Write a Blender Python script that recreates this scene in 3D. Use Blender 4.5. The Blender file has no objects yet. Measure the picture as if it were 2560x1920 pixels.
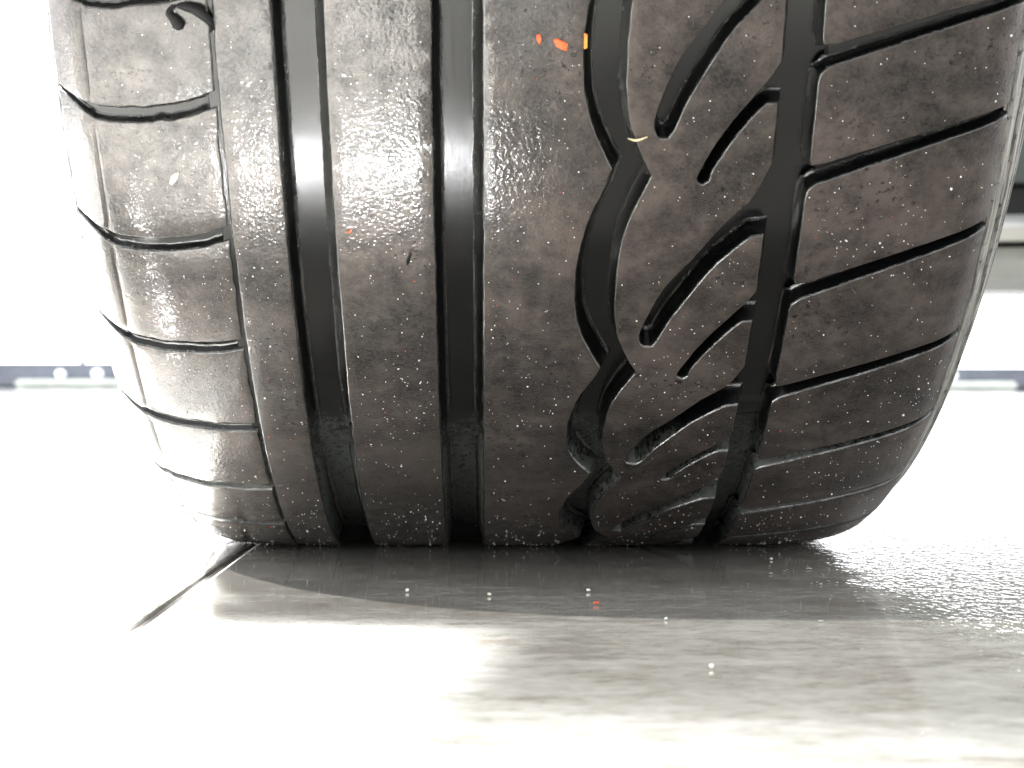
import bpy, bmesh, math, random
import numpy as np
from mathutils import Vector, Quaternion
from mathutils.geometry import delaunay_2d_cdt

random.seed(7)
rng = np.random.default_rng(7)
sc = bpy.context.scene
COL = sc.collection

# ------------------------------------------------------------------ scale of the place
R = 0.33                      # tyre radius in metres
CAM_D, CAM_H, AXLE = 2.4453, 0.2220, 0.9953     # in tyre radii

# ------------------------------------------------------------------ camera
cam = bpy.data.cameras.new('camera')
cam_o = bpy.data.objects.new('camera', cam)
COL.objects.link(cam_o)
cam_o.location = (0, -CAM_D * R, CAM_H * R)
cam_o.rotation_euler = (math.pi / 2, 0, 0)
cam.sensor_width = 36
cam.lens = 36 * 4375.3 / 2560
cam.shift_x = (1280 - 1216.4) / 2560
cam.shift_y = -(960 - 942.6) / 2560
cam.clip_start = 0.01
cam.clip_end = 500
cam.dof.use_dof = True
cam.dof.focus_distance = 0.62
cam.dof.aperture_fstop = 26
sc.camera = cam_o

# ------------------------------------------------------------------ world, sun, added beams, exposure
w = bpy.data.worlds.new('World')
sc.world = w
w.use_nodes = True
bg = w.node_tree.nodes['Background']
bg.inputs['Color'].default_value = (0.97, 0.985, 1.0, 1)
bg.inputs['Strength'].default_value = 1.0

def aim(o, to):
    o.rotation_euler = (Vector(to) - o.location).to_track_quat('-Z', 'Y').to_euler()

sun = bpy.data.lights.new('sun', 'SUN')
sun.energy = 3.3
sun.angle = math.radians(0.8)
sun.color = (1.0, 0.975, 0.94)
sun_o = bpy.data.objects.new('sun', sun)
COL.objects.link(sun_o)
sun_o.location = (-2, -0.2, 3)
el, az = math.radians(56), math.radians(14.5)
dv = Vector((math.cos(el) * math.cos(az), math.cos(el) * math.sin(az), -math.sin(el)))
sun_o.rotation_euler = dv.to_track_quat('-Z', 'Y').to_euler()

def added_beam(loc, to, size, energy, spread, roll=0.0):
    """an unseen added light with a narrow beam: throws a rectangular patch of light on the floor"""
    l = bpy.data.lights.new('added_beam', 'AREA')
    l.shape = 'RECTANGLE'
    l.size, l.size_y = size
    l.energy = energy
    l.spread = math.radians(spread)
    l.color = (0.955, 0.975, 1.0)
    o = bpy.data.objects.new('added_beam', l)
    COL.objects.link(o)
    o.location = loc
    aim(o, to)
    if roll:
        o.rotation_euler = (o.rotation_euler.to_quaternion() @ Quaternion((0, 0, 1), math.radians(roll))).to_euler()
    return o
added_beam((-0.548, -1.145, 1.08), (-0.464, -0.628, 0), (0.80, 0.70), 29, 2.6)  # added light, stands in for the direct sun patch at front left
added_beam((-0.96, 0.14, 1.00), (-0.50, 0.14, 0), (0.62, 0.86), 46, 9.0)  # added to whiten the left floor and brighten the left shoulder
added_beam((0.18, -1.09, 1.05), (0.24, -0.70, 0), (0.74, 0.30), 2.6, 6.0, roll=-12)  # added to whiten the near floor at lower right

sc.view_settings.view_transform = 'Standard'
sc.view_settings.look = 'None'
sc.view_settings.exposure = 0.5
sc.view_settings.gamma = 1
sc.render.engine = 'CYCLES'
sc.cycles.use_denoising = True
sc.cycles.denoiser = 'OPENIMAGEDENOISE'
sc.cycles.denoising_input_passes = 'RGB_ALBEDO_NORMAL'
sc.cycles.denoising_prefilter = 'ACCURATE'
sc.cycles.max_bounces = 6
sc.cycles.sample_clamp_indirect = 60
sc.cycles.blur_glossy = 0.0
sc.cycles.caustics_reflective = True
sc.cycles.caustics_refractive = False

# ------------------------------------------------------------------ helpers
def link(o):
    COL.objects.link(o)
    return o

def tag(o, label=None, cat=None, group=None, kind=None):
    if label: o['label'] = label
    if cat: o['category'] = cat
    if group: o['group'] = group
    if kind: o['kind'] = kind
    return o

def empty(name, loc=(0, 0, 0)):
    o = bpy.data.objects.new(name, None)
    o.location = loc
    o.empty_display_size = 0.05
    return link(o)

def mesh_obj(name, verts, faces, mats, parent=None, fmat=None, uvs=None, smooth=True, sharp=40):
    me = bpy.data.meshes.new(name)
    me.from_pydata([tuple(map(float, v)) for v in verts], [], [tuple(map(int, f)) for f in faces])
    for m in mats:
        me.materials.append(m)
    if fmat is not None:
        me.polygons.foreach_set('material_index', np.array(fmat, dtype=np.int32))
    if uvs is not None:
        uvl = me.uv_layers.new(name='UVMap')
        li = np.zeros(len(me.loops), dtype=np.int32)
        me.loops.foreach_get('vertex_index', li)
        uvl.data.foreach_set('uv', np.array(uvs, dtype=np.float32)[li].ravel())
    me.update()
    if smooth:
        me.polygons.foreach_set('use_smooth', np.ones(len(me.polygons), dtype=bool))
        me.set_sharp_from_angle(angle=math.radians(sharp))
    o = bpy.data.objects.new(name, me)
    link(o)
    if parent is not None:
        o.parent = parent
    return o

class NT:
    """tiny wrapper to write node materials"""
    def __init__(self, name):
        self.m = bpy.data.materials.new(name)
        self.m.use_nodes = True
        self.t = self.m.node_tree
        self.b = self.t.nodes['Principled BSDF']
        self.out = self.t.nodes['Material Output']
    def n(self, kind, **kw):
        nd = self.t.nodes.new(kind)
        for k, v in kw.items():
            if k.startswith('i_'):
                key = k[2:].replace('_', ' ')
                nd.inputs[key].default_value = v
            else:
                setattr(nd, k, v)
        return nd
    def l(self, a, b):
        self.t.links.new(a, b)
    def coord(self, kind='Object', scale=(1, 1, 1), rot=(0, 0, 0), loc=(0, 0, 0)):
        tc = self.n('ShaderNodeTexCoord')
        mp = self.n('ShaderNodeMapping')
        mp.inputs['Scale'].default_value = scale
        mp.inputs['Rotation'].default_value = rot
        mp.inputs['Location'].default_value = loc
        self.l(tc.outputs[kind], mp.inputs['Vector'])
        return mp.outputs['Vector']
    def noise(self, vec, scale, detail=4, rough=0.6, dist=0.0):
        nd = self.n('ShaderNodeTexNoise')
        nd.inputs['Scale'].default_value = scale
        nd.inputs['Detail'].default_value = detail
        nd.inputs['Roughness'].default_value = rough
        nd.inputs['Distortion'].default_value = dist
        self.l(vec, nd.inputs['Vector'])
        return nd.outputs['Fac']
    def ramp(self, fac, stops):
        nd = self.n('ShaderNodeValToRGB')
        e = nd.color_ramp.elements
        while len(e) < len(stops):
            e.new(0.5)
        for k, (p, c) in enumerate(stops):
            e[k].position = p
            e[k].color = c if len(c) == 4 else (*c, 1)
        self.l(fac, nd.inputs['Fac'])
        return nd.outputs['Color']
    def rng(self, fac, a, b, c, d):
        nd = self.n('ShaderNodeMapRange')
        nd.inputs['From Min'].default_value = a
        nd.inputs['From Max'].default_value = b
        nd.inputs['To Min'].default_value = c
        nd.inputs['To Max'].default_value = d
        self.l(fac, nd.inputs['Value'])
        return nd.outputs['Result']
    def mix(self, fac, a, b, mode='MIX'):
        nd = self.n('ShaderNodeMix', data_type='RGBA', blend_type=mode)
        for s, v in ((nd.inputs[0], fac), (nd.inputs[6], a), (nd.inputs[7], b)):
            if isinstance(v, bpy.types.NodeSocket):
                self.l(v, s)
            else:
                s.default_value = v if not isinstance(v, tuple) or len(v) == 4 else (*v, 1)
        return nd.outputs[2]
    def math(self, op, a, b=0.0):
        nd = self.n('ShaderNodeMath', operation=op)
        for s, v in ((nd.inputs[0], a), (nd.inputs[1], b)):
            if isinstance(v, bpy.types.NodeSocket):
                self.l(v, s)
            else:
                s.default_value = v
        return nd.outputs[0]
    def bump(self, height, strength, dist, prev=None):
        nd = self.n('ShaderNodeBump')
        nd.inputs['Strength'].default_value = strength
        nd.inputs['Distance'].default_value = dist
        self.l(height, nd.inputs['Height'])
        if prev is not None:
            self.l(prev, nd.inputs['Normal'])
        return nd.outputs['Normal']
    def set(self, **kw):
        for k, v in kw.items():
            s = self.b.inputs[k.replace('_', ' ')]
            if isinstance(v, bpy.types.NodeSocket):
                self.l(v, s)
            else:
                s.default_value = v if not isinstance(v, tuple) or len(v) == 4 else (*v, 1)
        return self.m

# ------------------------------------------------------------------ materials
def mat_tread():
    k = NT('dusty_tread_rubber')
    v = k.coord('Object')
    big = k.noise(v, 26, 4, 0.62, 0.3)
    mid = k.noise(v, 150, 4, 0.72)
    fine = k.noise(v, 950, 2, 0.7)
    grain = k.noise(v, 1900, 1, 0.6)
    dust = k.math('ADD', k.math('MULTIPLY', big, 0.58), k.math('MULTIPLY', mid, 0.42))
    col = k.ramp(dust, [(0.39, (0.0100, 0.0088, 0.0083)), (0.50, (0.041, 0.0335, 0.0297)), (0.61, (0.086, 0.0700, 0.0618))])
    # dark pits torn in the worn rubber
    pit = k.ramp(k.noise(v, 430, 3, 0.75), [(0.58, (0, 0, 0)), (0.63, (1, 1, 1))])
    pit2 = k.ramp(k.noise(v, 34, 1, 0.5), [(0.45, (0, 0, 0)), (0.60, (1, 1, 1))])
    pm = k.math('MULTIPLY', pit, pit2)
    col = k.mix(pm, col, (0.005, 0.005, 0.005))
    col = k.mix(k.rng(fine, 0.42, 0.72, 0.0, 0.5), col, (0.075, 0.063, 0.055))
    rough = k.rng(mid, 0.3, 0.7, 0.38, 0.60)
    n1 = k.bump(mid, 0.18, 0.0005)
    n3 = k.bump(k.math('SUBTRACT', k.math('ADD', fine, k.math('MULTIPLY', grain, 0.5)), k.math('MULTIPLY', pm, 1.2)), 0.8, 0.0003, n1)
    # damp film whose grain gives the glints; weighted to the left to place the glare there
    uvn = k.n('ShaderNodeUVMap')
    sx = k.n('ShaderNodeSeparateXYZ')
    k.l(uvn.outputs['UV'], sx.inputs[0])
    sheen_u = k.math('ADD', sx.outputs['X'], k.math('MULTIPLY', k.math('SUBTRACT', big, 0.5), 0.30))
    film = k.math('MULTIPLY', k.rng(sheen_u, 0.02, 0.15, 1.0, 0.12), k.math('MULTIPLY', k.rng(sheen_u, -0.42, -0.30, 0.6, 1.0), k.rng(mid, 0.30, 0.55, 0.55, 1.0)))
    nc = k.bump(k.noise(v, 760, 1, 0.5), 1.0, 0.00017)
    return k.set(Base_Color=col, Roughness=rough, Normal=n3, Specular_IOR_Level=0.2, Coat_Weight=film, Coat_IOR=1.7, Coat_Roughness=0.085, Coat_Normal=nc)

def mat_groove():
    k = NT('clean_groove_rubber')
    v = k.coord('Object')
    uv = k.n('ShaderNodeUVMap')
    sep = k.n('ShaderNodeSeparateXYZ')
    k.l(uv.outputs['UV'], sep.inputs[0])
    phi = sep.outputs['Y']
    edge = k.noise(v, 60, 4, 0.7)
    ph = k.math('ADD', phi, k.math('MULTIPLY', k.math('SUBTRACT', edge, 0.5), 0.16))
    # dried dirt left in the grooves next to the contact patch
    m = k.rng(ph, 0.50, 0.60, 1.0, 0.0)
    m2 = k.rng(ph, 0.16, 0.30, 0.0, 1.0)
    spk = k.ramp(k.noise(v, 520, 5, 0.75), [(0.38, (0, 0, 0)), (0.60, (1, 1, 1))])
    msk = k.math('MULTIPLY', k.math('MULTIPLY', m, m2), spk)
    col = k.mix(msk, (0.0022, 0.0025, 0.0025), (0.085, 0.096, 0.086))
    sc_v = k.coord('UV', (900, 10, 1))
    scr = k.noise(sc_v, 1.0, 3, 0.6)
    n1 = k.bump(scr, 0.22, 0.00025)
    n2 = k.bump(k.noise(v, 700, 3, 0.6), 0.12, 0.0002, n1)
    rough = k.mix(msk, (0.17, 0.17, 0.17), (0.75, 0.75, 0.75))
    return k.set(Base_Color=col, Roughness=rough, Normal=n2, Specular_IOR_Level=0.55)

def mat_sidewall():
    k = NT('sidewall_rubber')
    v = k.coord('Object')
    st = k.noise(k.coord('UV', (420, 16, 1)), 1.0, 4, 0.7)
    col = k.ramp(st, [(0.40, (0.035, 0.034, 0.032)), (0.58, (0.27, 0.265, 0.235))])  # pale tone puts the bright reflection along the shoulder into the colour
    spk = k.ramp(k.noise(v, 240, 4, 0.75), [(0.56, (0, 0, 0)), (0.64, (1, 1, 1))])
    col = k.mix(spk, col, (0.010, 0.010, 0.010))
    n1 = k.bump(k.noise(v, 300, 3, 0.7), 0.5, 0.0006)
    n2 = k.bump(st, 0.5, 0.0006, n1)
    return k.set(Base_Color=col, Roughness=0.30, Normal=n2, Specular_IOR_Level=0.55)

def mat_simple(name, col, rough=0.5, spec=0.5, metal=0.0, bump=0.0, bscale=400, var=0.0):
    k = NT(name)
    v = k.coord('Object')
    nz = k.noise(v, bscale, 4, 0.65)
    c = k.mix(k.rng(nz, 0.3, 0.7, 0, 1), tuple(x * (1 - var) for x in col), tuple(min(1, x * (1 + var)) for x in col))
    kw = dict(Base_Color=c, Roughness=rough, Specular_IOR_Level=spec, Metallic=metal)
    if bump:
        kw['Normal'] = k.bump(nz, 0.4, bump)
    return k.set(**kw)

def mat_tile():
    k = NT('glazed_stone_tile')
    tc = k.n('ShaderNodeNewGeometry')
    pos = tc.outputs['Position']
    def mapped(scale, rotz):
        mp = k.n('ShaderNodeMapping')
        mp.inputs['Rotation'].default_value = (0, 0, rotz)
        mp.inputs['Scale'].default_value = scale
        k.l(pos, mp.inputs['Vector'])
        return mp.outputs['Vector']
    v1 = mapped((14, 32, 1), math.radians(24))
    v2 = mapped((60, 120, 1), math.radians(17))
    v3 = mapped((190, 420, 1), math.radians(28))
    s1 = k.noise(v1, 1, 5, 0.65, 0.6)
    s2 = k.noise(v2, 1, 4, 0.65, 0.3)
    s3 = k.noise(v3, 1, 3, 0.6)
    s = k.math('ADD', k.math('MULTIPLY', s1, 0.38), k.math('ADD', k.math('MULTIPLY', s2, 0.34), k.math('MULTIPLY', s3, 0.28)))
    col = k.ramp(s, [(0.38, (0.195, 0.181, 0.158)), (0.50, (0.315, 0.306, 0.278)), (0.62, (0.43, 0.425, 0.40))])
    stain = k.ramp(k.noise(mapped((30, 60, 1), math.radians(20)), 1, 4, 0.6, 0.4), [(0.60, (0, 0, 0)), (0.74, (1, 1, 1))])
    col = k.mix(k.math('MULTIPLY', stain, 0.75), col, (0.19, 0.15, 0.115))
    # wet patch: its own outline on the floor, to the right of the wheel
    sep = k.n('ShaderNodeSeparateXYZ')
    k.l(pos, sep.inputs[0])
    wob = k.noise(mapped((14, 14, 14), 0), 1, 4, 0.6)
    ex = k.math('ADD', sep.outputs['X'], k.math('MULTIPLY', k.math('SUBTRACT', wob, 0.5), 0.09))
    wet = k.rng(ex, 0.118, 0.150, 0.0, 1.0)
    rough = k.math('ADD', k.rng(s2, 0.3, 0.7, 0.055, 0.09), k.math('MULTIPLY', wet, -0.045))
    n1 = k.bump(s3, 0.05, 0.0003)
    gr = k.noise(mapped((330, 150, 300), math.radians(8)), 1, 2, 0.55)
    gh = k.math('MULTIPLY', gr, wet)
    n2 = k.bump(gh, 1.0, 0.00042, n1)
    return k.set(Base_Color=col, Roughness=rough, Normal=n2, Specular_IOR_Level=0.8)

def mat_lip():  # bright edge lines put into the material: extra gloss, paler tone
    k = NT('wet_rubber_edge_glint')
    v = k.coord('Object')
    c = k.ramp(k.noise(v, 420, 3, 0.7), [(0.40, (0.006, 0.0065, 0.0065)), (0.66, (0.055, 0.055, 0.050))])
    n1 = k.bump(k.noise(v, 500, 2, 0.6), 0.6, 0.0003)
    return k.set(Base_Color=c, Roughness=0.22, Normal=n1, Specular_IOR_Level=0.5, Coat_Weight=k.rng(k.noise(v, 160, 2, 0.6), 0.35, 0.6, 0.2, 1.0), Coat_IOR=2.1, Coat_Roughness=0.10, Coat_Normal=n1)
M_TREAD, M_GROOVE, M_SIDE, M_LIP = mat_tread(), mat_groove(), mat_sidewall(), mat_lip()
M_TILE = mat_tile()
M_GROUT = mat_simple('dark_dirty_grout', (0.11, 0.10, 0.092), 0.8, 0.3, 0, 0.0006, 500, 0.5)
M_RIM = mat_simple('dull_wheel_metal', (0.25, 0.25, 0.26), 0.4, 0.5, 0.8, 0, 60, 0.1)
M_ORANGE = mat_simple('orange_paint_chip', (0.80, 0.12, 0.035), 0.5, 0.4, 0, 0, 900, 0.25)
M_AMBER = mat_simple('amber_paint_chip', (0.70, 0.26, 0.05), 0.5, 0.4, 0, 0, 900, 0.25)
M_CREAM = mat_simple('cream_grain', (0.78, 0.74, 0.64), 0.5, 0.5, 0, 0, 900, 0.15)
M_WHITE = mat_simple('white_grain', (0.85, 0.84, 0.82), 0.35, 0.6, 0, 0, 900, 0.1)
M_STRAW = mat_simple('dry_straw', (0.62, 0.52, 0.32), 0.6, 0.4, 0, 0, 900, 0.2)
M_SHRED = mat_simple('black_rubber_shred', (0.004, 0.0037, 0.0045), 0.6, 0.2, 0, 0.0003, 900, 0.3)
M_KERB = mat_simple('dark_kerb_paint', (0.17, 0.185, 0.23), 0.6, 0.4, 0, 0.002, 6, 0.2)
M_PALE = mat_simple('pale_kerb_stone', (0.62, 0.66, 0.63), 0.6, 0.4, 0, 0.002, 5, 0.2)
M_BALL = mat_simple('bokeh_spot_white', (0.82, 0.86, 0.9), 0.4, 0.5, 0, 0, 9, 0.05)

# ------------------------------------------------------------------ the floor: grout bed, tiles
def floor_build():
    f = mesh_obj('floor', [(-60, -8, -0.0016), (60, -8, -0.0016), (60, 90, -0.0016), (-60, 90, -0.0016)], [(0, 1, 2, 3)], [M_GROUT], smooth=False)
    tag(f, kind='structure')
    # one tile, 600 x 1200 mm with softened edges, shared by all
    T, TY, J, B, H = 0.600, 1.200, 0.0034, 0.0012, 0.008
    a, ay = T - J, TY - J
    rings = [(0.0, -H), (0.0, -B * 0.9), (B * 0.35, -B * 0.25), (B * 1.3, 0.0)]
    vs, fs = [], []
    for ins, z in rings:
        vs += [(ins, ins, z), (a - ins, ins, z), (a - ins, ay - ins, z), (ins, ay - ins, z)]
    for q in range(len(rings) - 1):
        for e in range(4):
            i, j = q * 4 + e, q * 4 + (e + 1) % 4
            fs.append((i, j, j + 4, i + 4))
    n = (len(rings) - 1) * 4
    fs.append((n, n + 1, n + 2, n + 3))
    me = None
    X_J, Y_J = -0.103, -0.53        # the joint left of the wheel, and a cross joint near the lens
    for ix in range(-4, 4):
        for iy in range(-1, 7):
            x, y = X_J + J / 2 + ix * T, Y_J + J / 2 + iy * TY
            if me is None:
                o = mesh_obj('tile', vs, fs, [M_TILE], parent=f, smooth=False)
                me = o.data
            else:
                o = link(bpy.data.objects.new('tile', me))
                o.parent = f
            o.location = (x, y, random.uniform(-0.00015, 0.00015))
    # beyond the tiles that can be told apart the paving is one sheet
    far = [(-60, 7.87, -0.0005), (60, 7.87, -0.0005), (60, 90, -0.0005), (-60, 90, -0.0005),
           (-60, -1.73, -0.0005), (-2.505, -1.73, -0.0005), (-2.505, 7.87, -0.0005), (-60, 7.87, -0.0005),
           (2.2965, -1.73, -0.0005), (60, -1.73, -0.0005), (60, 7.87, -0.0005), (2.2965, 7.87, -0.0005)]
    p = mesh_obj('paving', far, [(0, 1, 2, 3), (4, 5, 6, 7), (8, 9, 10, 11)], [M_TILE], smooth=False)
    tag(p, kind='structure')
floor_build()

def sky_build():
    k = NT('bright_daylight_sky')
    k.t.nodes.remove(k.b)
    e = k.n('ShaderNodeEmission')
    e.inputs['Color'].default_value = (0.985, 0.985, 1.0, 1)
    e.inputs['Strength'].default_value = 4.2
    k.l(e.outputs[0], k.out.inputs['Surface'])
    n, rr = 40, 40.0
    V, F = [], []
    for i in range(n + 1):
        a = math.radians(-115 + 215 * i / n)         # from left-front, round the back, to the right
        for z, q in ((-1.0, 1.0), (14.0, 1.0), (24.0, .9)):
            V.append((math.sin(a) * rr * q, math.cos(a) * rr * q, z))
    for i in range(n):
        for j in range(2):
            b = i * 3 + j
            F.append((b, b + 3, b + 4, b + 1))
    tag(mesh_obj('sky', V, F, [k.m]), kind='structure')
sky_build()

# ------------------------------------------------------------------ tyre shape (lengths in tyre radii, angle from the lowest point)
PU = np.array([-.402, -.391, -.381, -.369, -.345, -.318, -.25, -.12, 0, .15, .3, .37, .42, .45, .47, .481, .487])
PR = np.array([.948, .960, .970, .9795, .9885, .9960, .9990, .9997, 1, .9997, .9988, .9970, .9930, .9880, .9815, .9745, .9680])

def pchip(x, y):
    hh = np.diff(x); dl = np.diff(y) / hh
    d = np.zeros_like(y)
    for i in range(1, len(x) - 1):
        if dl[i - 1] * dl[i] > 0:
            w1, w2 = 2 * hh[i] + hh[i - 1], hh[i] + 2 * hh[i - 1]
            d[i] = (w1 + w2) / (w1 / dl[i - 1] + w2 / dl[i])
    d[0], d[-1] = dl[0], dl[-1]
    def f(q):
        q = np.asarray(q, float)
        k = np.clip(np.searchsorted(x, q) - 1, 0, len(x) - 2)
        t = (q - x[k]) / hh[k]
        lo = (2 * t**3 - 3 * t**2 + 1) * y[k] + (t**3 - 2 * t**2 + t) * hh[k] * d[k]
        hi = (-2 * t**3 + 3 * t**2) * y[k + 1] + (t**3 - t**2) * hh[k] * d[k + 1]
        return lo + hi
    return f
_rad = pchip(PU, PR)
def rad(u):
    u = np.asarray(u, float)
    crease = 0.0030 * np.exp(-((u + .3655) / .0022) ** 2)     # mould line on the left shoulder
    return _rad(u) - crease

def place(u, phi, off):
    u, phi, off = np.broadcast_arrays(np.asarray(u, float), np.asarray(phi, float), np.asarray(off, float))
    r = rad(u) + off
    x, y, z = u * R, -r * np.sin(phi) * R, (AXLE - r * np.cos(phi)) * R
    # rubber flattens on the floor
    z0, sf = 0.0026, 0.0008
    z = sf * np.logaddexp(0, (z - z0) / sf) + z0 * (1 - np.exp(-np.maximum(z, 0) / 0.04)) + 0.0001
    return np.stack([x, y, z], -1)

DEPTH = 0.024

def resample(pts, step):
    out = []
    n = len(pts)
    for i in range(n):
        a, b = np.array(pts[i], float), np.array(pts[(i + 1) % n], float)
        m = max(1, int(math.ceil(np.linalg.norm(b - a) / step)))
        for q in range(m):
            out.append(a + (b - a) * q / m)
    return np.array(out)

def area(p):
    x, y = p[:, 0], p[:, 1]
    return 0.5 * np.sum(x * np.roll(y, -1) - np.roll(x, -1) * y)

def offset(p, d):
    """d > 0 shrinks a counter-clockwise outline"""
    a = p - np.roll(p, 1, 0); b = np.roll(p, -1, 0) - p
    def nrm(v):
        v = v / np.maximum(np.linalg.norm(v, axis=1, keepdims=True), 1e-12)
        return np.stack([-v[:, 1], v[:, 0]], -1)
    na, nb = nrm(a), nrm(b)
    m = na + nb
    m /= np.maximum(np.linalg.norm(m, axis=1, keepdims=True), 1e-9)
    c = np.maximum(np.sum(m * na, axis=1, keepdims=True), 0.45)
    return p + m * d / c

OUTLINES = []
def block_mesh(outline, step=0.010, grid=(0.022, 0.024), depth=DEPTH, draft=0.0080, bev=0.0015, ugrid_extra=(), rough_edge=0.0):
    p = resample(outline, step)
    if area(p) < 0:
        p = p[::-1].copy()
    OUTLINES.append(p.copy())
    if rough_edge:
        # a worn rim: small nicks along the edge of the rubber
        nk = rng.normal(0, 1, len(p)); nk = (nk + np.roll(nk, 1)) / 2
        p = offset(p, 0) + 0
        q = offset(p, 1.0) - p
        p = p + q * (nk * rough_edge)[:, None]
    top = offset(p, bev)
    if callable(depth):
        depth = np.array([depth(u) for u in p[:, 0]])
    rings = [(top, 0.0), (offset(p, bev * 0.42), -bev * 0.16), (offset(p, bev * 0.08), -bev * 0.62),
             (offset(p, -draft * 0.12), -bev * 1.7), (offset(p, -draft * 0.85), -depth * 0.86),
             (offset(p, -draft * 1.02), -depth * 0.96), (offset(p, -draft * 1.25), -depth + 0.0002), (offset(p, -draft * 1.5), -depth - 0.0010)]
    n = len(p)
    lo, hi = top.min(0), top.max(0)
    gu = np.arange(lo[0] + grid[0] / 2, hi[0], grid[0])
    gu = np.sort(np.concatenate([gu, [g for g in ugrid_extra if lo[0] < g < hi[0]]]))
    gp = np.arange(lo[1] + grid[1] / 2, hi[1], grid[1])
    G = np.stack(np.meshgrid(gu, gp), -1).reshape(-1, 2)
    # keep interior points clear of the rim
    inside = np.zeros(len(G), bool)
    x1, y1 = top[:, 0], top[:, 1]; x2, y2 = np.roll(x1, -1), np.roll(y1, -1)
    for k in range(0, len(G), 400):
        g = G[k:k + 400]
        cr = ((y1[None] > g[:, 1:2]) != (y2[None] > g[:, 1:2]))
        xi = (x2 - x1)[None] * (g[:, 1:2] - y1[None]) / np.where(np.abs(y2 - y1) < 1e-12, 1e-12, y2 - y1)[None] + x1[None]
        odd = np.sum(cr & (g[:, 0:1] < xi), 1) % 2 == 1
        dmin = np.min((x1[None] - g[:, 0:1]) ** 2 + (y1[None] - g[:, 1:2]) ** 2, 1)
        inside[k:k + 400] = odd & (dmin > (min(grid) * 0.35) ** 2)
    G = G[inside]
    co = [Vector(v) for v in top] + [Vector(v) for v in G]
    vo, _, fo, _, _, _ = delaunay_2d_cdt(co, [(i, (i + 1) % n) for i in range(n)], [list(range(n))], 1, 1e-7)
    vo = np.array([tuple(v) for v in vo])
    V = [place(vo[:, 0], vo[:, 1], 0.0)]
    UV = [vo]
    Fc = [tuple(f) for f in fo]
    FM = [0] * len(Fc)
    base = len(vo)
    for ri, (rp, off) in enumerate(rings):
        V.append(place(rp[:, 0], rp[:, 1], off)); UV.append(rp)
        if ri:
            b0, b1 = base + (ri - 1) * n, base + ri * n
            for i in range(n):
                j = (i + 1) % n
                Fc.append((b0 + j, b0 + i, b1 + i, b1 + j))
                FM.append(0 if ri == 1 else 2 if ri <= 3 or ri in (5, 6) else 1)
    return np.concatenate(V), Fc, FM, np.concatenate(UV)

def weld(V, F, FM, UV):
    """merge coincident top-rim vertices"""
    key = {}
    idx = np.zeros(len(V), int)
    keep = []
    q = np.round(V * 1e7).astype(np.int64)
    for i, k in enumerate(map(tuple, q)):
        if k not in key:
            key[k] = len(keep); keep.append(i)
        idx[i] = key[k]
    F2, M2 = [], []
    for f, m in zip(F, FM):
        g = [int(idx[i]) for i in f]
        g = [a for k, a in enumerate(g) if a != g[k - 1]]
        if len(set(g)) >= 3 and len(set(g)) == len(g):
            F2.append(tuple(g)); M2.append(m)
    return V[keep], F2, M2, UV[keep]

def tread_part(name, outline, parent, **kw):
    V, F, FM, UV = weld(*block_mesh(outline, **kw))
    return mesh_obj(name, V, F, [M_TREAD, M_GROOVE, M_LIP], parent, FM, UV, sharp=50)

tyre = empty('tyre')
tag(tyre, 'wide worn black car tyre with asymmetric tread standing on the tiled floor', 'tyre')

# ---- pattern positions around the tyre (angle from the lowest point), uneven pitch as on the real tread
KINK = [-0.235, 0.010, 0.246, 0.484, 0.694, 0.945, 1.190, 1.430]
SIPE = [-0.10, 0.050, 0.190, 0.326, 0.456, 0.597, 0.737, 0.881, 1.022, 1.132, 1.275]
SLOT = [-0.05, 0.095, 0.235, 0.370, 0.515, 0.658, 0.805, 0.942, 1.060, 1.190, 1.330]
TWO = 2 * math.pi
def carry_on(seq, pitch):
    """continue a row of angles round the rest of the tyre, back to its start"""
    gap = TWO - (seq[-1] - seq[0])
    n = max(1, round(gap / pitch))
    return [seq[-1] + gap * (k + 1) / n for k in range(n)]
KINK_ALL = KINK + carry_on(KINK, 0.238)
P0, P1 = KINK_ALL[0], KINK_ALL[-1]

WL = [(0, .1168), (.07, .109), (.15, .100), (.3, .0895), (.42, .087), (.52, .087), (.66, .091), (.78, .0975), (.9, .109)]
WR = [(0, .154), (.06, .147), (.123, .140), (.25, .130), (.40, .1265), (.52, .1265), (.65, .128), (.77, .133), (.9, .144)]

def wave(tab, dphi):
    out = []
    t = np.array(list(tab) + [(1.0, tab[0][1])])
    fn = pchip(t[:, 0], t[:, 1])
    for a, b in zip(KINK_ALL[:-1], KINK_ALL[1:]):
        for f in np.linspace(0, 1, 26)[:-1]:
            out.append((float(fn(f)), a + dphi + f * (b - a)))
    out.append((tab[0][1], KINK_ALL[-1] + dphi))
    return out

def line(u, a=P0, b=P1):
    return [(u, a), (u, b)]

def strip(left, right):
    """outline of a rib from its left edge (rising) and right edge (rising)"""
    return right + left[::-1]

# four continuous ribs
tread_part('rib', strip(line(-.2428), line(-.1915)), tyre, rough_edge=0.0003)
tread_part('rib', strip(line(-.1445), line(-.0500)), tyre, rough_edge=0.0003)
tread_part('rib', strip(line(-.0030), wave(WL, 0.007)), tyre, rough_edge=0.0003, step=0.008)
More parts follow.
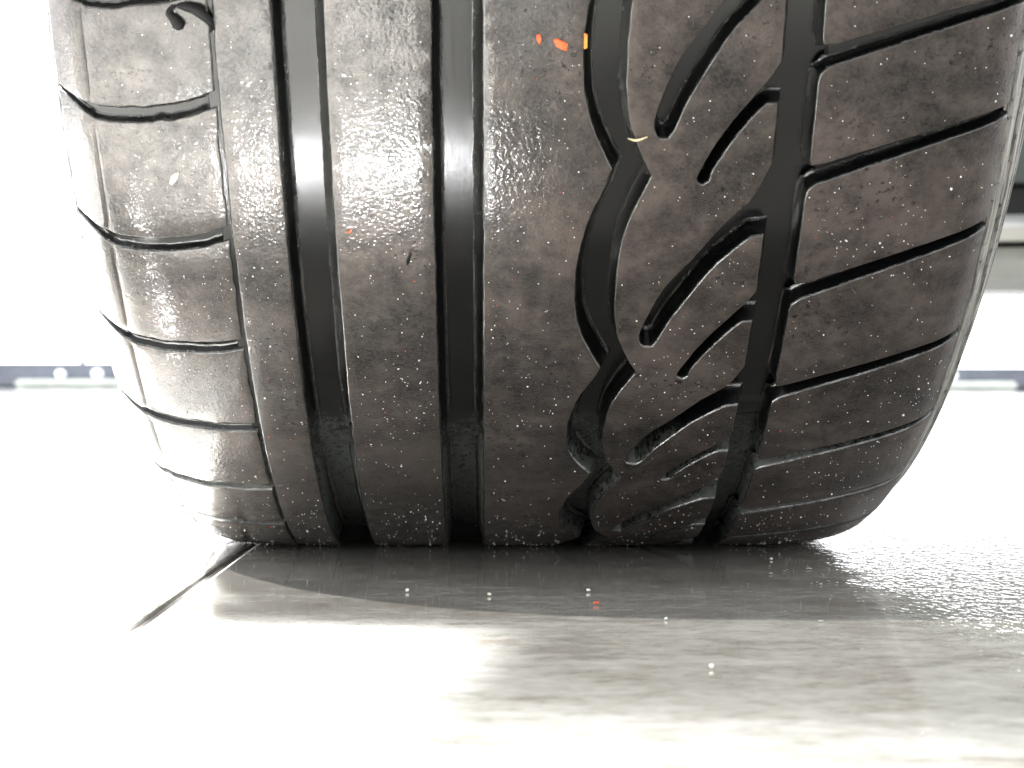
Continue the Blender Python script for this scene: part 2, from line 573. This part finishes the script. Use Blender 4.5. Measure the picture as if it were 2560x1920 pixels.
# the fourth rib carries the curved slashes that open into the last groove
LS_L = [(.167, .038), (.1575, .0405), (.154, .056), (.163, .087), (.176, .118), (.200, .152), (.226, .190), (.248, .215), (.259, .236)]
LS_R = [(.172, .046), (.184, .077), (.207, .120), (.220, .141), (.240, .164), (.253, .177)]
SS_L = [(.203, -.010), (.198, -.007), (.198, .001), (.211, .030), (.227, .057), (.247, .084), (.259, .100)]
SS_R = [(.208, -.006), (.211, .006), (.226, .034), (.247, .064), (.256, .073)]
def smooth(pts, k=4):
    """Catmull-Rom through the points"""
    P = np.array(pts, float)
    Q = np.vstack([2 * P[0] - P[1], P, 2 * P[-1] - P[-2]])
    out = []
    for i in range(1, len(Q) - 2):
        for t in np.linspace(0, 1, k, endpoint=False):
            a, b, c, d = Q[i - 1:i + 3]
            out.append(tuple(.5 * (2 * b + (c - a) * t + (2 * a - 5 * b + 4 * c - d) * t * t + (3 * b - a - 3 * c + d) * t ** 3)))
    return out + [tuple(P[-1])]
LS_L, LS_R, SS_L, SS_R = smooth(LS_L), smooth(LS_R), smooth(SS_L), smooth(SS_R)
right = []
G4 = .2655
for a, b in zip(KINK_ALL[:-1], KINK_ALL[1:]):
    s = (b - a) / 0.243
    right.append((G4, a + .022 * s))
    right += [(G4, a + (.073) * s)] + [(u, a + d * s) for u, d in SS_R[::-1]] + [(u, a + d * s) for u, d in SS_L] + [(G4, a + .112 * s)]
    right += [(G4, a + (.179) * s)] + [(u, a + d * s) for u, d in LS_R[::-1]] + [(u, a + d * s) for u, d in LS_L] + [(G4, a + .255 * s)]
right = [(u, p) for u, p in right if p > P0 + .001]
lastp = right[-1][1]
left4 = wave(WR, 0.0)
right = [(G4, P0)] + right[1:]
left4 = left4 + [(.1345, lastp + .004), ] if lastp > P1 else left4
tread_part('rib', left4[::-1] + right if False else right + left4[::-1], tyre, rough_edge=0.0002, step=0.007, grid=(0.018, 0.02), draft=0.0045)

# shoulder blocks, both sides
SU = np.array([-.4015, -.384, -.356, -.319, -.277, -.247])
S_HI = pchip(SU, np.array([-.006, -.012, -.019, -.016, -.010, 0.0]))
S_LO = pchip(SU, np.array([.002, .001, .002, .004, -.001, 0.0]))
def sipe_curve(c, s):
    """edge of a cross cut in the left shoulder: centre angle c, side s = +1 upper edge, -1 lower edge"""
    t = min(max((c - .6) / .28, 0), 1)
    out = []
    for u in np.linspace(-.2470, -.4015, 19):
        wid = (.0080 if u > -.36 else .0080 * max(.3, 1 - (-.36 - u) / .05)) * s
        out.append((u, c + t * float(S_HI(u)) + (1 - t) * float(S_LO(u)) + wid))
    return out

def left_block(c0, c1):
    lo, up = sipe_curve(c0, +1), sipe_curve(c1, -1)
    return up + lo[::-1]

RISE = pchip(np.array([.28, .30, .384, .45, .481, .495]), np.array([-.0085, 0, .036, .060, .068, .070]))
def slot_curve(c, s):
    k = 1.0 if c < .80 else max(.76, 1 - (c - .80) * 1.1)
    out = []
    for u in [.3005, .315, .33, .35, .37, .39, .41, .425, .435, .445, .455, .463, .470, .476, .481, .4865]:
        wid = (.0100 * (1 - .38 * min(1, (u - .3) / .18))) * s
        out.append((u, c + k * float(RISE(u)) + wid))
    return out

def right_block(c0, c1):
    lo, up = slot_curve(c0, +1), slot_curve(c1, -1)
    # rounded inner corners
    a = [(up[0][0] + .008, up[0][1] + .003), (up[0][0] + .0015, up[0][1] - .004), (up[0][0], up[0][1] - .012)]
    b = [(lo[0][0], lo[0][1] + .010), (lo[0][0] + .002, lo[0][1] + .003), (lo[0][0] + .008, lo[0][1] + .004)]
    return up[:0:-1] + a + b + lo[1:]

rest_V, rest_F, rest_M, rest_UV, rest_n = [], [], [], [], 0
def rest_add(args):
    global rest_n
    V, F, FM, UV = weld(*args)
    rest_V.append(V); rest_UV.append(UV); rest_M.extend(FM)
    rest_F.extend([tuple(i + rest_n for i in f) for f in F]); rest_n += len(V)

EX = (-.3690, -.3655, -.3620, -.38, -.387, -.395)
EXR = (.44, .455, .465, .473, .479, .483)
SIPE_ALL = SIPE + carry_on(SIPE, 0.14)
SLOT_ALL = SLOT + carry_on(SLOT, 0.14)
for seq, fn, ex, dr in ((SIPE_ALL, left_block, EX, .0035), (SLOT_ALL, right_block, EXR, .0045)):
    for a, b in zip(seq[:-1], seq[1:]):
        kw = dict(depth=(.0080 if fn is left_block else (lambda u: .0240 if u < .3045 else .0165)), draft=dr, ugrid_extra=ex, rough_edge=(.0006 if fn is left_block else .0002), step=.007)
        if -0.02 < (a + b) / 2 and a < 1.12:
            tread_part('shoulder_block', fn(a, b), tyre, **kw)
        else:
            kw.update(step=.02, grid=(.03, .03))
            rest_add(block_mesh(fn(a, b), **kw))
o = mesh_obj('tread_blocks', np.concatenate(rest_V), rest_F, [M_TREAD, M_GROOVE, M_LIP], tyre, rest_M, np.concatenate(rest_UV), sharp=50)
o['kind'] = 'stuff'

# ---- groove bed under the ribs
def lathe(name, prof, parent, mats, n=360, squash=0.0):
    prof = np.array(prof, float)
    ph = np.linspace(0, TWO, n, endpoint=False)
    U = np.repeat(prof[None, :, 0], n, 0); RR = np.repeat(prof[None, :, 1], n, 0); PH = np.repeat(ph[:, None], len(prof), 1)
    if squash:      # the bed of the grooves bulges towards the floor in the contact patch
        a = np.minimum(PH, TWO - PH)
        RR = RR + (_rad(U) - RR) * squash * np.exp(-(a / .17) ** 4)
    x, y, z = U * R, -RR * np.sin(PH) * R, (AXLE - RR * np.cos(PH)) * R
    V = np.stack([x, y, z], -1).reshape(-1, 3)
    m = len(prof)
    F = []
    for i in range(n):
        a, b = i * m, ((i + 1) % n) * m
        for j in range(m - 1):
            F.append((a + j, a + j + 1, b + j + 1, b + j))
    uv = np.stack([U, PH], -1).reshape(-1, 2)
    return mesh_obj(name, V, F, mats, parent, None, uv, sharp=35)

us = np.concatenate([np.linspace(-.4005, -.256, 14), [-.2545, -.2525, -.2375, -.2355], np.linspace(-.23, .30, 31), [.308, .3105], np.linspace(.32, .485, 18)])
def bed_depth(u):
    if -.2535 < u < -.2365: return .0024
    if u < -.25: return .0080
    if u > .309: return .0165
    return DEPTH
lathe('groove_bed', [(u, float(_rad(u)) - bed_depth(u)) for u in us], tyre, [M_GROOVE], squash=.90)

# ---- sidewalls
def ribbed(pts, amp, k, t0, t1):
    """resample a profile and give it fine moulded rings"""
    p = np.array(pts, float)
    s = np.concatenate([[0], np.cumsum(np.linalg.norm(np.diff(p, axis=0), axis=1))])
    f0, f1 = pchip(s, p[:, 0]), pchip(s, p[:, 1])
    q = np.linspace(0, s[-1], 110)
    P = np.stack([f0(q), f1(q)], -1)
    T = np.gradient(P, axis=0); T /= np.linalg.norm(T, axis=1, keepdims=True)
    N = np.stack([T[:, 1], -T[:, 0]], -1)
    f = q / s[-1]
    env = ((f > t0) & (f < t1)).astype(float)
    wv = np.sign(np.sin(f * k)) * .5 + .5
    return P - N * (amp * env * wv)[:, None]
left_sw = [(-.3990, .9380), (-.4035, .9390), (-.4110, .9250), (-.419, .895), (-.434, .85), (-.448, .80), (-.468, .72), (-.465, .66), (-.44, .62), (-.42, .60)]
right_sw = [(.4835, .9620), (.4885, .9640), (.5030, .948), (.5140, .925), (.525, .900), (.542, .850), (.560, .80), (.590, .71), (.592, .66), (.575, .62), (.54, .60)]
lathe('sidewall', ribbed(left_sw, -.0022, 90, .15, .34), tyre, [M_SIDE])
lathe('sidewall', ribbed(right_sw, .0035, 110, .05, .26), tyre, [M_SIDE])
lathe('wheel_rim', [(-.42, .605), (-.44, .58), (-.43, .55), (-.30, .52), (-.25, .20), (-.25, .01), (.35, .01), (.35, .2), (.44, .53), (.555, .56), (.56, .59), (.54, .605)], tyre, [M_RIM], n=120)

# ---- tread wear bars across the long grooves
def wear_bar(u0, u1, p0, p1, height):
    nu, npp = 8, 7
    V, UV, F = [], [], []
    for j in range(npp + 1):
        f = j / npp
        hgt = height * min(1, 4.0 * min(f, 1 - f)) - .002
        for i in range(nu + 1):
            u = u0 + (u1 - u0) * i / nu
            ph = p0 + (p1 - p0) * f
            V.append(place(u, ph, -DEPTH + hgt)); UV.append((u, ph))
    for j in range(npp):
        for i in range(nu):
            a = j * (nu + 1) + i
            F.append((a, a + 1, a + nu + 2, a + nu + 1))
    mesh_obj('wear_bar', V, F, [M_GROOVE], tyre, None, UV, sharp=30)
wear_bar(-.190, -.146, .520, .575, .0055)
wear_bar(-.049, -.004, .535, .600, .0055)
wear_bar(.085, .140, .545, .590, .0055)
wear_bar(.267, .299, .585, .625, .0055)

# ---- sand and grit caught on the tread
def ico():
    t = (1 + 5 ** .5) / 2
    v = np.array([(-1, t, 0), (1, t, 0), (-1, -t, 0), (1, -t, 0), (0, -1, t), (0, 1, t), (0, -1, -t), (0, 1, -t), (t, 0, -1), (t, 0, 1), (-t, 0, -1), (-t, 0, 1)], float)
    v /= np.linalg.norm(v[0])
    f = [(0, 11, 5), (0, 5, 1), (0, 1, 7), (0, 7, 10), (0, 10, 11), (1, 5, 9), (5, 11, 4), (11, 10, 2), (10, 7, 6), (7, 1, 8), (3, 9, 4), (3, 4, 2), (3, 2, 6), (3, 6, 8), (3, 8, 9), (4, 9, 5), (2, 4, 11), (6, 2, 10), (8, 6, 7), (9, 8, 1)]
    return v, f
IV, IF = ico()
TOPS = [(p.min(0), p.max(0), offset(p, .0035)) for p in OUTLINES]
def on_tread(u, ph):
    for lo, hi, p in TOPS:
        if lo[0] < u < hi[0] and lo[1] < ph < hi[1]:
            x1, y1 = p[:, 0], p[:, 1]; x2, y2 = np.roll(x1, -1), np.roll(y1, -1)
            c = (y1 > ph) != (y2 > ph)
            if np.sum(u < (x2[c] - x1[c]) * (ph - y1[c]) / (y2[c] - y1[c]) + x1[c]) % 2:
                return True
    return False
CL = [(rng.uniform(-.36, .5), rng.uniform(.05, 1.2), rng.uniform(.015, .07)) for _ in range(70)]
def clump(u, ph):
    return .22 + .78 * max(math.exp(-((u - a) ** 2 + (ph - b) ** 2) / (c * c)) for a, b, c in CL)
def grit():
    V, F, M, n = [], [], [], 0
    cnt = 0
    while cnt < 1900:
        u = rng.uniform(-.36, .50); ph = rng.uniform(.05, 1.2)
        if rng.random() > clump(u, ph) or not on_tread(u, ph): continue
        s = abs(rng.normal(0, 1)) * .00010 + .00009
        if rng.random() < .03: s *= 1.6
        p = place(u, ph, .0002)
        sc3 = rng.uniform(.6, 1.3, 3)
        V.append(IV * s * sc3 + p)
        F.extend([tuple(i + n for i in f) for f in IF])
        M.extend([1 if rng.random() < .03 else 0] * len(IF))
        n += 12; cnt += 1
    o = mesh_obj('sand_grains', np.concatenate(V), F, [M_WHITE, M_ORANGE], tyre, M, smooth=False)
    o['kind'] = 'stuff'
grit()

# ------------------------------------------------------------------ loose bits
def frame_at(u, ph):
    p = place(u, ph, 0.0)
    nrm = Vector((0, -math.sin(ph), -math.cos(ph)))
    tx = Vector((1, 0, 0))
    return Vector(p), tx, nrm.cross(tx) * -1, nrm       # origin, across, up the tread, outward

def flake(name, u, ph, outline, thick, mat, label, cat, scale=.001):
    """thin chip with a ragged outline lying on the rubber; outline in mm"""
    o0, ax, ay, an = frame_at(u, ph)
    if ay.z < 0: ay = -ay
    pts = [(x * scale, y * scale * 1.5) for x, y in outline]
    n = len(pts)
    V, F = [], []
    for k, (hh, s) in enumerate(((-.0002, 1.0), (thick * .6, 1.0), (thick, .8))):
        for x, y in pts:
            V.append(o0 + ax * x * s + ay * y * s + an * (hh + random.uniform(0, thick * .2)))
    for k in range(2):
        for i in range(n):
            j = (i + 1) % n
            F.append((k * n + i, k * n + j, (k + 1) * n + j, (k + 1) * n + i))
    F.append(tuple(range(2 * n, 3 * n)))
    org = sum(V, Vector()) / len(V)
    o = mesh_obj(name, [v - org for v in V], F, [mat], smooth=False)
    o.location = org
    return tag(o, label, cat)

flake('paint_chip', .066, 1.0745, [(-2.1, 1.0), (-.9, 1.3), (1.2, .6), (2.1, .2), (2.0, -1.2), (.5, -.9), (-1.2, -.3)], .0006, M_ORANGE,
      'largest bright orange paint chip on the smooth middle rib', 'paint chip')
flake('paint_chip', .047, 1.0800, [(-.8, .9), (.2, 1.0), (.7, -.1), (.2, -1.1), (-.7, -.2)], .0005, M_ORANGE,
      'small orange paint chip beside the largest orange chip', 'paint chip')
flake('paint_chip', .0885, 1.078, [(-.5, 1.6), (.5, 1.3), (.6, -1.4), (-.4, -1.6)], .0006, M_AMBER,
      'amber paint chip on the edge of the wavy groove', 'paint chip')
flake('paint_chip', -.131, .885, [(-.9, -.4), (-.2, -.3), (.3, .4), (.8, .5), (.7, -.1), (0, -.6)], .0005, M_ORANGE,
      'ragged orange chip on the rib below the bright glare', 'paint chip')
flake('grain_husk', -.292, .943, [(-1.6, -1.2), (-1.2, -.2), (.2, .9), (1.5, 1.3), (1.4, .5), (.3, -.7), (-1.0, -1.5)], .0012, M_CREAM,
      'cream oval grain husk stuck on the pale left shoulder block', 'husk')

def ribbon(name, pts, mat, label, cat, nseg=10):
    """a tapering shred that curls along points (u, phi, lift, half width)"""
    P = np.array(pts, float)
    s = np.linspace(0, 1, len(P)); q = np.linspace(0, 1, 26)
    f = [pchip(s, P[:, k]) for k in range(4)]
    c = np.stack([k(q) for k in f], -1)
    C = np.array([place(a, b, l) for a, b, l, _ in c])
    V, F = [], []
    T = np.gradient(C, axis=0); T /= np.linalg.norm(T, axis=1, keepdims=True)
    for i in range(len(C)):
        ph = c[i, 1]
        nrm = np.array([0, -math.sin(ph), -math.cos(ph)])
        b = np.cross(T[i], nrm); b /= np.linalg.norm(b)
        n2 = np.cross(b, T[i])
        for k in range(nseg):
            a = TWO * k / nseg
            V.append(C[i] + (b * math.cos(a) + n2 * math.sin(a) * .6) * c[i, 3] * (1 + rng.uniform(-.12, .12)))
    for i in range(len(C) - 1):
        for k in range(nseg):
            j = (k + 1) % nseg
            F.append((i * nseg + k, i * nseg + j, (i + 1) * nseg + j, (i + 1) * nseg + k))
    F.append(tuple(range(nseg))[::-1]); F.append(tuple((len(C) - 1) * nseg + k for k in range(nseg)))
    V = np.array(V); org = V.mean(0)
    o = mesh_obj(name, V - org, F, [mat], sharp=60)
    o.location = org
    return tag(o, label, cat)

ribbon('rubber_shred', [(-.274, 1.1105, .003, .0006), (-.262, 1.1090, .005, .0016), (-.252, 1.1035, .005, .0016), (-.2465, 1.0970, .004, .0012), (-.2445, 1.0905, .002, .0007), (-.2465, 1.0860, .001, .0004)],
       M_SHRED, 'curled black rubber shred arching over the topmost left shoulder block', 'rubber shred')
ribbon('rubber_shred', [(-.277, 1.1100, .003, .0007), (-.2815, 1.1040, .004, .0010), (-.2775, 1.0985, .004, .0014), (-.2740, 1.0925, .003, .0018), (-.2735, 1.0890, .002, .0012)],
       M_SHRED, 'short thick black rubber shred left of the curled one', 'rubber shred')
ribbon('rubber_shred', [(-.0730, .860, .002, .0003), (-.0760, .8515, .003, .0006), (-.0770, .845, .001, .0003)],
       M_SHRED, 'tiny black rubber thread in the middle of the second rib', 'rubber shred')
ribbon('straw_bit', [(.1300, .9850, .002, .00015), (.1375, .9835, .003, .0004), (.1480, .9865, .002, .0002)],
       M_STRAW, 'pale straw bit lying across the wavy groove at its upper bend', 'straw')

# crumbs on the floor in front of the tyre
def crumb(name, x, y, s, mat, label, cat, tall=1.2):
    vs = IV * np.array([s * rng.uniform(.9, 1.5), s, s * tall]) * rng.uniform(.55, 1.25, (12, 1))
    vs[:, 2] -= vs[:, 2].min()
    o = mesh_obj(name, vs, IF, [mat], smooth=False)
    o.location = (x, y, 0.0002)
    return tag(o, label, cat)
def floor_at(px, py):
    d = 4375.3 * CAM_H * R / (py - 942.6)
    return (px - 1216.4) * d / 4375.3, d - CAM_D * R if False else -CAM_D * R + d
for (px, py, s, m, lab) in (
    (1017, 1480, .0009, M_WHITE, 'white crumb on the shaded floor below the second rib'),
    (1224, 1490, .0010, M_CREAM, 'cream crumb on the shadow edge directly in front of the middle groove'),
    (1472, 1480, .0010, M_WHITE, 'white crumb on the shaded floor in front of the wavy groove'),
    (1491, 1512, .0009, M_ORANGE, 'orange topped crumb just nearer than the white crumb at the wavy groove'),
    (1928, 1400, .0008, M_CREAM, 'lone cream crumb on the dark floor under the right tyre shoulder'),
    (1665, 1550, .0007, M_WHITE, 'white crumb on the bright floor beyond the shadow edge'),
    (1779, 1672, .0008, M_CREAM, 'pale crumb nearest the lens on the beige floor'),
):
    x, y = floor_at(px, py)
    crumb('crumb', x, y, s * .72, m, lab, 'crumb', rng.uniform(.6, 1.0))

# domes added to give glints on the wet patch of floor, too many to count
def beads():
    m = mat_simple('glint_dome', (0.30, 0.30, 0.28), 0.04, 0.9, 0, 0, 900, 0.1)
    # a low dome with enough faces to carry a clean highlight
    dome, df = [(0, 0, 1.0)], []
    for i, (rr_, zz_) in enumerate(((.5, .87), (.87, .5), (1.0, -.15))):
        dome += [(rr_ * math.cos(TWO * k / 9), rr_ * math.sin(TWO * k / 9), zz_) for k in range(9)]
    for k in range(9):
        j = (k + 1) % 9
        df.append((0, 1 + k, 1 + j))
        for q in (1, 10):
            df.append((q + k, q + 9 + k, q + 9 + j, q + j))
    dome = np.array(dome)
    V, F, n = [], [], 0
    for q in range(420):
        x = rng.uniform(.085, .30); y = rng.uniform(-.50, -.10)
        if rng.random() > min(1, (x - .08) / .05): continue
        s = abs(rng.normal(0, 1)) * .00026 + .00018
        v = dome * np.array([s * rng.uniform(.8, 1.8), s * rng.uniform(.8, 1.4), s * .6])
        V.append(v + np.array([x, y, .0003])); F.extend([tuple(i + n for i in f) for f in df]); n += len(dome)
    o = mesh_obj('glint_domes', np.concatenate(V), F, [m], smooth=True, sharp=180)
    tag(o, 'tiny added domes giving glints on the wet floor right of the tyre', 'water', kind='stuff')
beads()

# ------------------------------------------------------------------ far background
def box(name, x0, x1, y0, y1, z0, z1, mat, b=.01):
    bm = bmesh.new()
    bmesh.ops.create_cube(bm, size=1)
    for v in bm.verts:
        v.co = (x0 + (v.co.x + .5) * (x1 - x0), y0 + (v.co.y + .5) * (y1 - y0), z0 + (v.co.z + .5) * (z1 - z0))
    bmesh.ops.bevel(bm, geom=bm.edges[:], offset=b, segments=2, affect='EDGES')
    me = bpy.data.meshes.new(name)
    bm.to_mesh(me); bm.free()
    me.materials.append(mat)
    return link(bpy.data.objects.new(name, me))
o = box('kerb', -6.5, -1.2, 12.0, 12.5, 0.0, .172, M_KERB, .02); tag(o, kind='structure')
o = box('kerb', 1.2, 8.0, 9.3, 9.8, 0.0, .125, M_KERB, .02); tag(o, kind='structure')
o = box('kerb_step', -3.30, -1.4, 11.4, 11.95, 0.0, .060, M_PALE, .02); tag(o, kind='structure')
o = box('kerb_step', 1.6, 2.95, 8.9, 9.25, 0.0, .050, M_PALE, .015); tag(o, kind='structure')
def bokeh_ball(x, y, z, r, label):  # white ball added to show as a blurred bright spot
    V, F = [], []
    n, m = 16, 10
    for i in range(m + 1):
        t = math.pi * i / m
        for k in range(n):
            a = TWO * k / n
            V.append((r * math.sin(t) * math.cos(a) * 1.05, r * math.sin(t) * math.sin(a), r * math.cos(t) * .95))
    for i in range(m):
        for k in range(n):
            j = (k + 1) % n
            F.append((i * n + k, (i + 1) * n + k, (i + 1) * n + j, i * n + j))
    o = mesh_obj('bokeh_ball', V, F, [M_BALL], sharp=80)
    o.location = (x, y, z + r * .95)
    tag(o, label, 'stone', 'white balls for bright spots on the far kerbs')
bokeh_ball(-2.99, 12.15, .172, .036, 'white ball for a blurred bright spot on top of the dark left kerb')
bokeh_ball(-3.02, 11.60, .060, .036, 'white ball for a blurred bright spot on the pale step, farther from the tyre')
bokeh_ball(-2.76, 11.60, .060, .040, 'white ball for a blurred bright spot on the pale step, close beside the tyre edge')
bokeh_ball(2.62, 9.05, .050, .034, 'white ball for a blurred bright spot on the pale step behind the right shoulder')

def parked_car():
    car = empty('parked_car', (2.8, 2.45, 0))
    tag(car, 'blurred grey green parked car seen past the right tyre shoulder', 'car')
    green = mat_simple('grey_green_car_paint', (0.055, 0.070, 0.068), 0.3, 0.6, 0, 0, 3, 0.15)
    dark = mat_simple('black_car_plastic', (0.012, 0.013, 0.013), 0.5, 0.4, 0, 0, 8, 0.2)
    pale = mat_simple('pale_sill_plastic', (0.30, 0.31, 0.28), 0.5, 0.4, 0, 0, 8, 0.1)
    chrome = mat_simple('chrome_strip', (0.75, 0.76, 0.74), 0.35, 0.6, 1.0, 0, 8, 0.05)
    glass = mat_simple('dark_car_glass', (0.02, 0.025, 0.025), 0.05, 0.6, 0, 0, 8, 0.05)
    def body(name, prof, xw, mat, x0=0.0):
        """profile (y, z) swept across the car with rounded ends"""
        n = 16
        V, F = [], []
        for i in range(n + 1):
            t = -1 + 2 * i / n
            sh = 1 - abs(t) ** 6 * .10
            bow = .16 * abs(t) ** 3
            for y, z in prof:
                V.append((x0 + t * xw, y * sh + bow, z))
        m = len(prof)
        for i in range(n):
            for j in range(m):
                a, b = i * m + j, i * m + (j + 1) % m
                F.append((a, b, b + m, a + m))
        F.append(tuple(range(m))); F.append(tuple(n * m + j for j in range(m))[::-1])
        o = mesh_obj(name, V, F, [mat], car, sharp=40)
        return o
    body('lower_lip', [(.04, .262), (.03, .30), (.05, .325), (.5, .325), (.5, .262)], 2.12, pale)
    body('trim_strip', [(.00, .335), (-.02, .36), (.0, .385), (.3, .385), (.3, .335)], 2.11, chrome)
    body('grille', [(.06, .39), (.05, .44), (.5, .44), (.5, .39)], 2.08, dark)
    body('bumper', [(-.02, .445), (-.05, .50), (-.04, .60), (.02, .66), (.5, .66), (.5, .445)], 2.12, green)
    body('bodywork', [(.05, .665), (.03, .80), (.08, .98), (.9, 1.02), (1.65, .98), (1.7, .5), (1.65, .30), (.55, .30)], 2.08, green)
    body('cabin', [(.2, 1.0), (.4, 1.42), (1.3, 1.42), (1.5, 1.0)], 1.3, glass)
    for x in (-0.95, 1.35):
        for y in (.16, 1.5):
            V, F = [], []
            n = 28
            for yy in (-.1, .1):
                for k in range(n):
                    a = TWO * k / n
                    V.append((x + math.cos(a) * .32, y + yy, .32 + math.sin(a) * .32))
            for k in range(n):
                j = (k + 1) % n
                F.append((k, j, n + j, n + k))
            F.append(tuple(range(n))); F.append(tuple(range(2 * n - 1, n - 1, -1)))
            mesh_obj('wheel', V, F, [dark], car, sharp=40)
parked_car()
